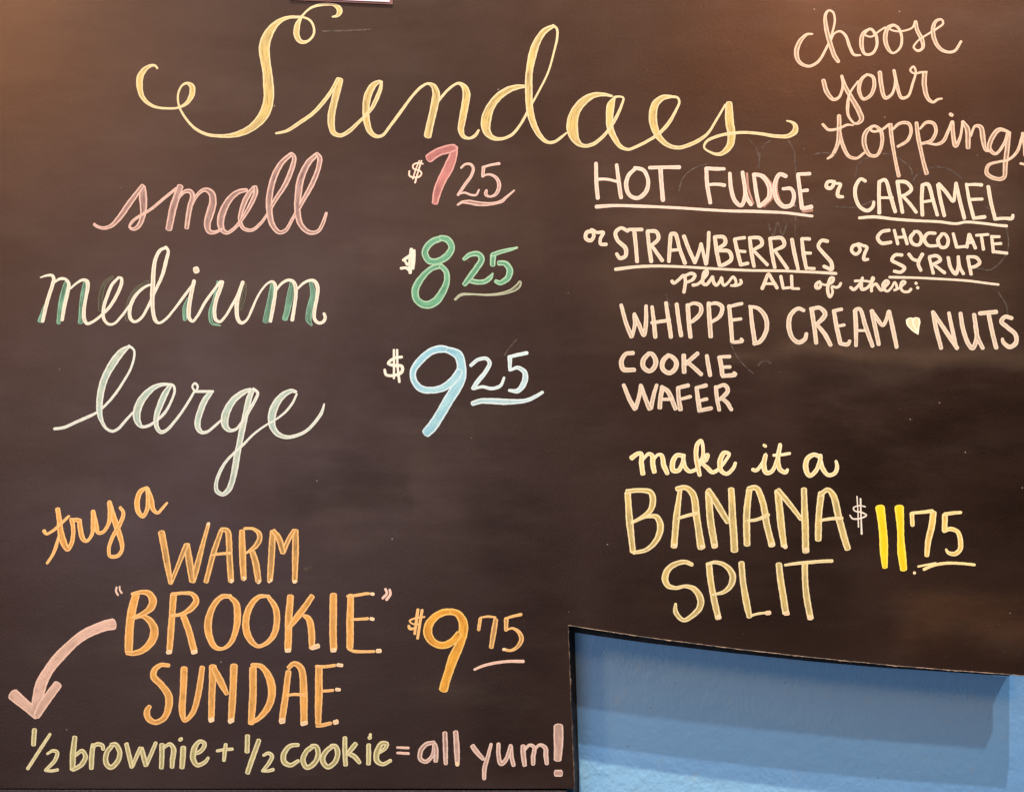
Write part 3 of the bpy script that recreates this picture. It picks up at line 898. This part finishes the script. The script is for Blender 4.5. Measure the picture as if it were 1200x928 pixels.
640 72 18;680 60 20;718 52 18
660 145 18;712 138 18
665 270 20;720 262 20;712 250 16
765 70 22;775 170 24;790 275 26
760 68 18;810 80 22;850 130 26;855 200 26;820 265 24;785 278 22
@word CREAM cream2
R 910 350 4.138
132 58 18;105 48 20;68 80 22;60 140 24;80 195 22;110 212 22;138 195 20;145 170 18
170 50 22;182 130 22;192 215 20
165 50 18;210 45 20;235 75 24;205 115 20;190 125 14
195 125 18;235 175 22;262 225 20
278 60 20;292 140 22;308 215 22
275 60 16;315 52 18
290 135 14;328 128 16
308 218 18;345 222 20;355 205 16
380 60 22;385 140 22;385 228 18
382 55 18;402 50 18;430 130 22;465 230 20
385 155 14;430 155 14
462 60 22;478 140 22;495 222 20
465 65 20;490 100 20;515 130 18;535 95 18;542 65 18
545 62 20;565 150 22;582 235 20
@heart v creamy
R 910 350 4.138
644 103 38;650 118 44;664 142 32;685 172 6
678 100 36;677 118 40;682 146 20;686 172 6
@word NUTS cream2
R 910 350 4.138
758 65 20;775 150 22;798 240 20
760 68 20;815 150 22;875 240 22
836 70 18;852 150 20;870 235 20
892 72 20;905 150 22;930 220 22;950 240 22;970 190 22;958 78 20
962 130 18;975 190 22;1000 240 20
985 72 20;1065 65 22
1028 75 20;1045 160 22;1065 238 22
1140 95 20;1110 88 20;1090 110 22;1120 140 22;1158 175 22;1160 215 22;1130 235 22;1098 210 20;1095 195 14
@word COOKIE cream2
R 720 345 4.8
105 330 24;65 335 24;40 375 28;50 420 28;112 425 24
195 332 24;165 365 28;162 405 28;195 432 26;225 410 28;232 370 28;210 335 24;190 332 20
305 342 24;275 370 28;270 415 28;305 442 26;340 420 28;348 380 28;320 348 24;300 342 20
390 340 26;392 440 26
468 332 24;430 365 24;400 395 20
405 375 20;450 415 24;488 450 24
520 345 22;528 400 24;538 455 24
590 352 26;600 400 26;608 455 26
590 352 18;648 350 22
600 410 18;650 408 20
608 460 22;680 450 24;672 442 20
@word WAFER cream2
R 720 345 4.8
52 510 22;85 590 26;118 645 28
120 640 24;140 570 24;148 510 20
150 515 24;180 600 26;200 645 28
205 640 24;220 570 24;238 510 20
270 520 26;258 590 26;255 640 26
265 520 22;300 545 26;345 645 26
255 590 18;325 590 18
358 525 24;362 590 26;372 650 26
360 525 20;415 512 24
370 590 18;428 575 20
462 525 24;470 590 26;480 655 26
462 525 18;515 512 24
475 600 18;520 588 20
475 655 24;545 640 22
570 520 22;578 590 24;590 650 22
570 525 18;620 510 24;638 540 26;600 585 22;580 595 16
605 585 20;635 610 24;658 648 22
@word make honey
R 730 510 4.615
45 125 28;70 105 24;98 98 22;100 150 28;108 210 28
108 130 18;140 100 20;158 110 26;162 160 28;170 200 26
165 130 16;190 105 18;210 110 24;220 160 28;240 205 24
325 110 22;290 110 26;268 150 30;272 190 28;300 190 24;322 150 22;330 108 20
325 115 22;335 170 26;360 195 22;400 180 18;430 120 20;432 60 20;422 28 18;402 50 24;395 110 26;405 170 28;415 215 22
415 140 18;440 115 20;460 105 20;450 135 20;430 150 18;455 175 24;485 200 22;520 180 18;560 130 18;575 100 18;548 95 24;525 140 28;530 190 26;560 208 22;595 180 20;608 150 18
@word it honey
R 730 510 4.615
702 185 20;720 190 20;755 150 20;772 105 24;762 160 28;775 202 26;805 195 22;835 130 24;850 50 20
850 55 22;838 130 26;850 185 26;880 200 22;890 185 16
815 108 16;860 105 16;902 98 16
768 55 26;766 58 26
@word a honey
R 730 510 4.615
1065 115 22;1030 105 24;995 130 28;990 185 30;1010 218 24;1045 190 24;1068 130 24;1068 108 20
1065 120 24;1080 180 26;1110 215 22;1145 205 22;1158 170 22;1152 140 16
@word BANANA butter
R 725 560 4.2857
45 75 32;55 220 36;72 370 30
40 68 24;100 62 24;160 72 28;172 110 32;160 160 30;120 195 20;65 225 14
75 220 14;140 195 16;190 195 28;210 240 34;190 310 30;140 360 22;75 375 18
308 62 24;290 200 34;278 345 34
290 55 24;335 48 26;372 80 36;392 200 36;415 350 40
290 205 14;340 190 16;400 175 18
450 70 32;460 200 38;482 345 34
450 60 28;500 140 34;548 220 30
565 55 32;572 200 38;582 365 38
655 60 32;642 200 36;645 335 34
650 55 24;690 50 28;720 110 34;745 240 34;770 338 36
632 215 14;690 210 16;752 185 18
800 65 36;812 200 38;830 340 32
800 60 26;850 120 28;915 205 22
930 55 30;935 200 36;940 370 36
1018 75 34;1005 190 34;1002 310 34
1010 85 24;1050 60 24;1078 90 34;1110 220 36;1150 355 34
1000 215 14;1060 205 16;1122 202 16
c 280 342 24;284 338 24
c 418 348 26;420 344 26
c 482 342 24;486 338 24
c 770 336 26;772 332 26
c 832 340 24;838 346 22
c 940 365 28;944 360 28
@word SPLIT butter
R 770 645 6
245 98 28;200 80 32;140 90 38;80 130 44;55 195 48;75 245 40;130 262 28;200 250 26;260 270 40;305 340 50;300 400 46;250 455 38;185 488 30;130 430 34;130 375 20
365 95 44;375 200 46;400 340 46;430 475 44
350 95 20;410 82 26;480 105 36;530 170 46;520 240 42;470 290 30;390 310 14
592 85 44;605 220 44;625 350 50;650 465 40
640 465 18;700 445 18;755 438 18
855 95 46;875 250 50;905 440 48
900 102 18;980 90 22;1080 82 24;1160 75 24;1230 72 24
1038 90 44;1045 280 46;1078 475 48
c 430 465 32;440 470 30
c 770 438 30;790 436 30
c 900 442 28;920 440 30
c 1070 470 38;1085 472 34
@dollar_sign $ white
R 990 575 7.5
180 140 12;130 130 10;75 150 12;85 175 12;150 190 14;190 215 14;150 238 14;70 245 14;45 215 12
107 50 12;115 180 10;120 318 12
138 70 16;142 220 12;148 378 18
@digit 1 sun
R 990 575 7.5
308 145 84;325 250 76;338 400 76;345 550 70;352 670 52
@digit 1 sun
478 145 84;485 250 70;492 400 64;500 550 74;516 690 64
@digit 7 honey2
590 200 40;595 300 38
590 195 26;680 188 28;770 178 34
780 190 56;765 300 60;735 430 54;720 570 44
@digit 5 honey2
1020 190 26;950 195 30;880 205 34
880 210 50;875 345 50
870 350 40;930 335 40;990 360 40;1015 430 44;1010 520 44;960 555 42;905 540 30;890 515 20
@underline _ honey2
645 665 18;720 650 18;800 635 18
695 690 26;780 655 26;900 635 26;1020 638 24;1140 650 24
c 610 720 26;614 722 26
@ghost g ghost
R 950 120 4.8
0 300 6;60 285 6;150 295 6
@ghost g ghost
R 950 120 4.8
250 420 6;270 350 6;350 300 6;420 290 6;500 320 6;560 370 6;575 420 6
@ghost g ghost
R 950 120 4.8
575 440 6;620 390 6;700 365 6;780 380 6;850 430 6
@ghost g ghost
R 870 180 3.636
1040 230 5;1110 280 5;1130 340 5;1128 420 5;1060 495 5;1000 490 5
@ghost g ghost
R 870 180 3.636
1090 590 5;1125 650 5;1130 690 5
@ghost g ghost
R 870 180 3.636
110 300 5;130 350 5;150 295 5;170 350 5;190 300 5
@ghost g ghost
R 870 180 3.636
75 0 4;70 60 4
@ghost g ghost
R 870 180 3.636
222 0 4;228 120 4;225 350 4
@ghost g ghost
R 870 180 3.636
560 200 4;480 230 4;400 228 4
@ghost g ghost
R 690 180 4.286
600 50 5;520 80 5;470 130 5;450 200 5
@ghost g ghost
R 720 345 4.8
290 0 5;310 60 5;335 100 5
@ghost g ghost
R 720 345 4.8
650 270 5;690 350 5;740 410 5;780 445 5
@ghost g ghost
R 720 345 4.8
810 400 8;825 382 8;850 375 8;878 388 8
@ghost g ghost
R 700 0 5
890 820 5;930 870 5;945 920 5
@ghost g ghost
R 700 0 5
950 900 5;980 850 5;1020 820 5
@ghost g ghost
R 700 0 5
1120 825 5;1150 880 5;1160 925 5
@ghost g ghost
R 360 0 5
90 185 6;230 182 8;370 175 6
@ghost g ghost
R 180 600 6
1060 405 16;1100 388 12;1140 365 6
@ghost g ghost
R 440 395 6
905 130 8;940 80 8;990 20 8
"""
DESC = {'yellow': 'cream and soft yellow', 'pink': 'dusty pink', 'palepink': 'pale pink', 'rose': 'rose pink', 'cream': 'cream white',
 'green': 'green', 'greygreen': 'grey green', 'mint': 'pale mint', 'white': 'white', 'blue': 'light blue', 'bluewhite': 'bluish white',
 'orange': 'orange', 'orangebrown': 'brownish orange', 'brightorange': 'bright orange', 'pink2': 'pale pink', 'palegreen': 'pale yellow green',
 'salmon': 'salmon pink', 'pink3': 'pinkish white', 'cream2': 'warm white', 'creamy': 'cream', 'honey': 'cream yellow', 'honey2': 'golden yellow',
 'butter': 'butter yellow', 'sun': 'bright yellow', 'ghost': 'faint erased'}
PRE = {'g': 'teal', 'h': 'faint', 'd': 'dull', 'c': 'cap'}
cur = None; org = (0, 0, 1); lvl = 0
def flush():
    global cur
    if cur and cur[0].v:
        kind, text, key = cur[1:]
        lab = {'word': 'word %s in %s ink' % (text, DESC.get(key, key)), 'digit': '%s digit %s' % (DESC.get(key, key), text)}.get(kind, '%s %s' % (DESC.get(key, key), kind.replace('_', ' ')))
        cur[0].build({'ghost': 'erased_mark', 'word': 'written_word', 'digit': 'written_digit'}.get(kind, kind), cb, lab)
    cur = None
for line in DATA.splitlines():
    line = line.strip()
    if not line or line[0] == '#': continue
    if line[0] == '@':
        flush(); k, t, c = line[1:].split(); cur = (Ink(), k, t, c); lvl = 0; continue
    if line[0] == 'R' and line[1] == ' ':
        org = tuple(float(v) for v in line.split()[1:]); continue
    mk = cur[3]
    if line[0] in PRE and line[1] == ' ': mk = PRE[line[0]]; line = line[2:]
    pts = [tuple(float(v) for v in p.split()) for p in line.split(';')]
    P = [(org[0] + x / org[2], org[1] + y / org[2], w_ / org[2] * 0.97) for x, y, w_ in pts]
    lv = lvl % 12 + (3 if mk != 'teal' and mk != 'faint' and mk != 'dull' else 0) + (6 if mk == 'cap' else 0)
    if mk in ('teal', 'faint', 'dull'): lv = lvl % 3 * 0.7
    cur[0].stroke(P, ink(mk), lv); lvl += 1
flush()
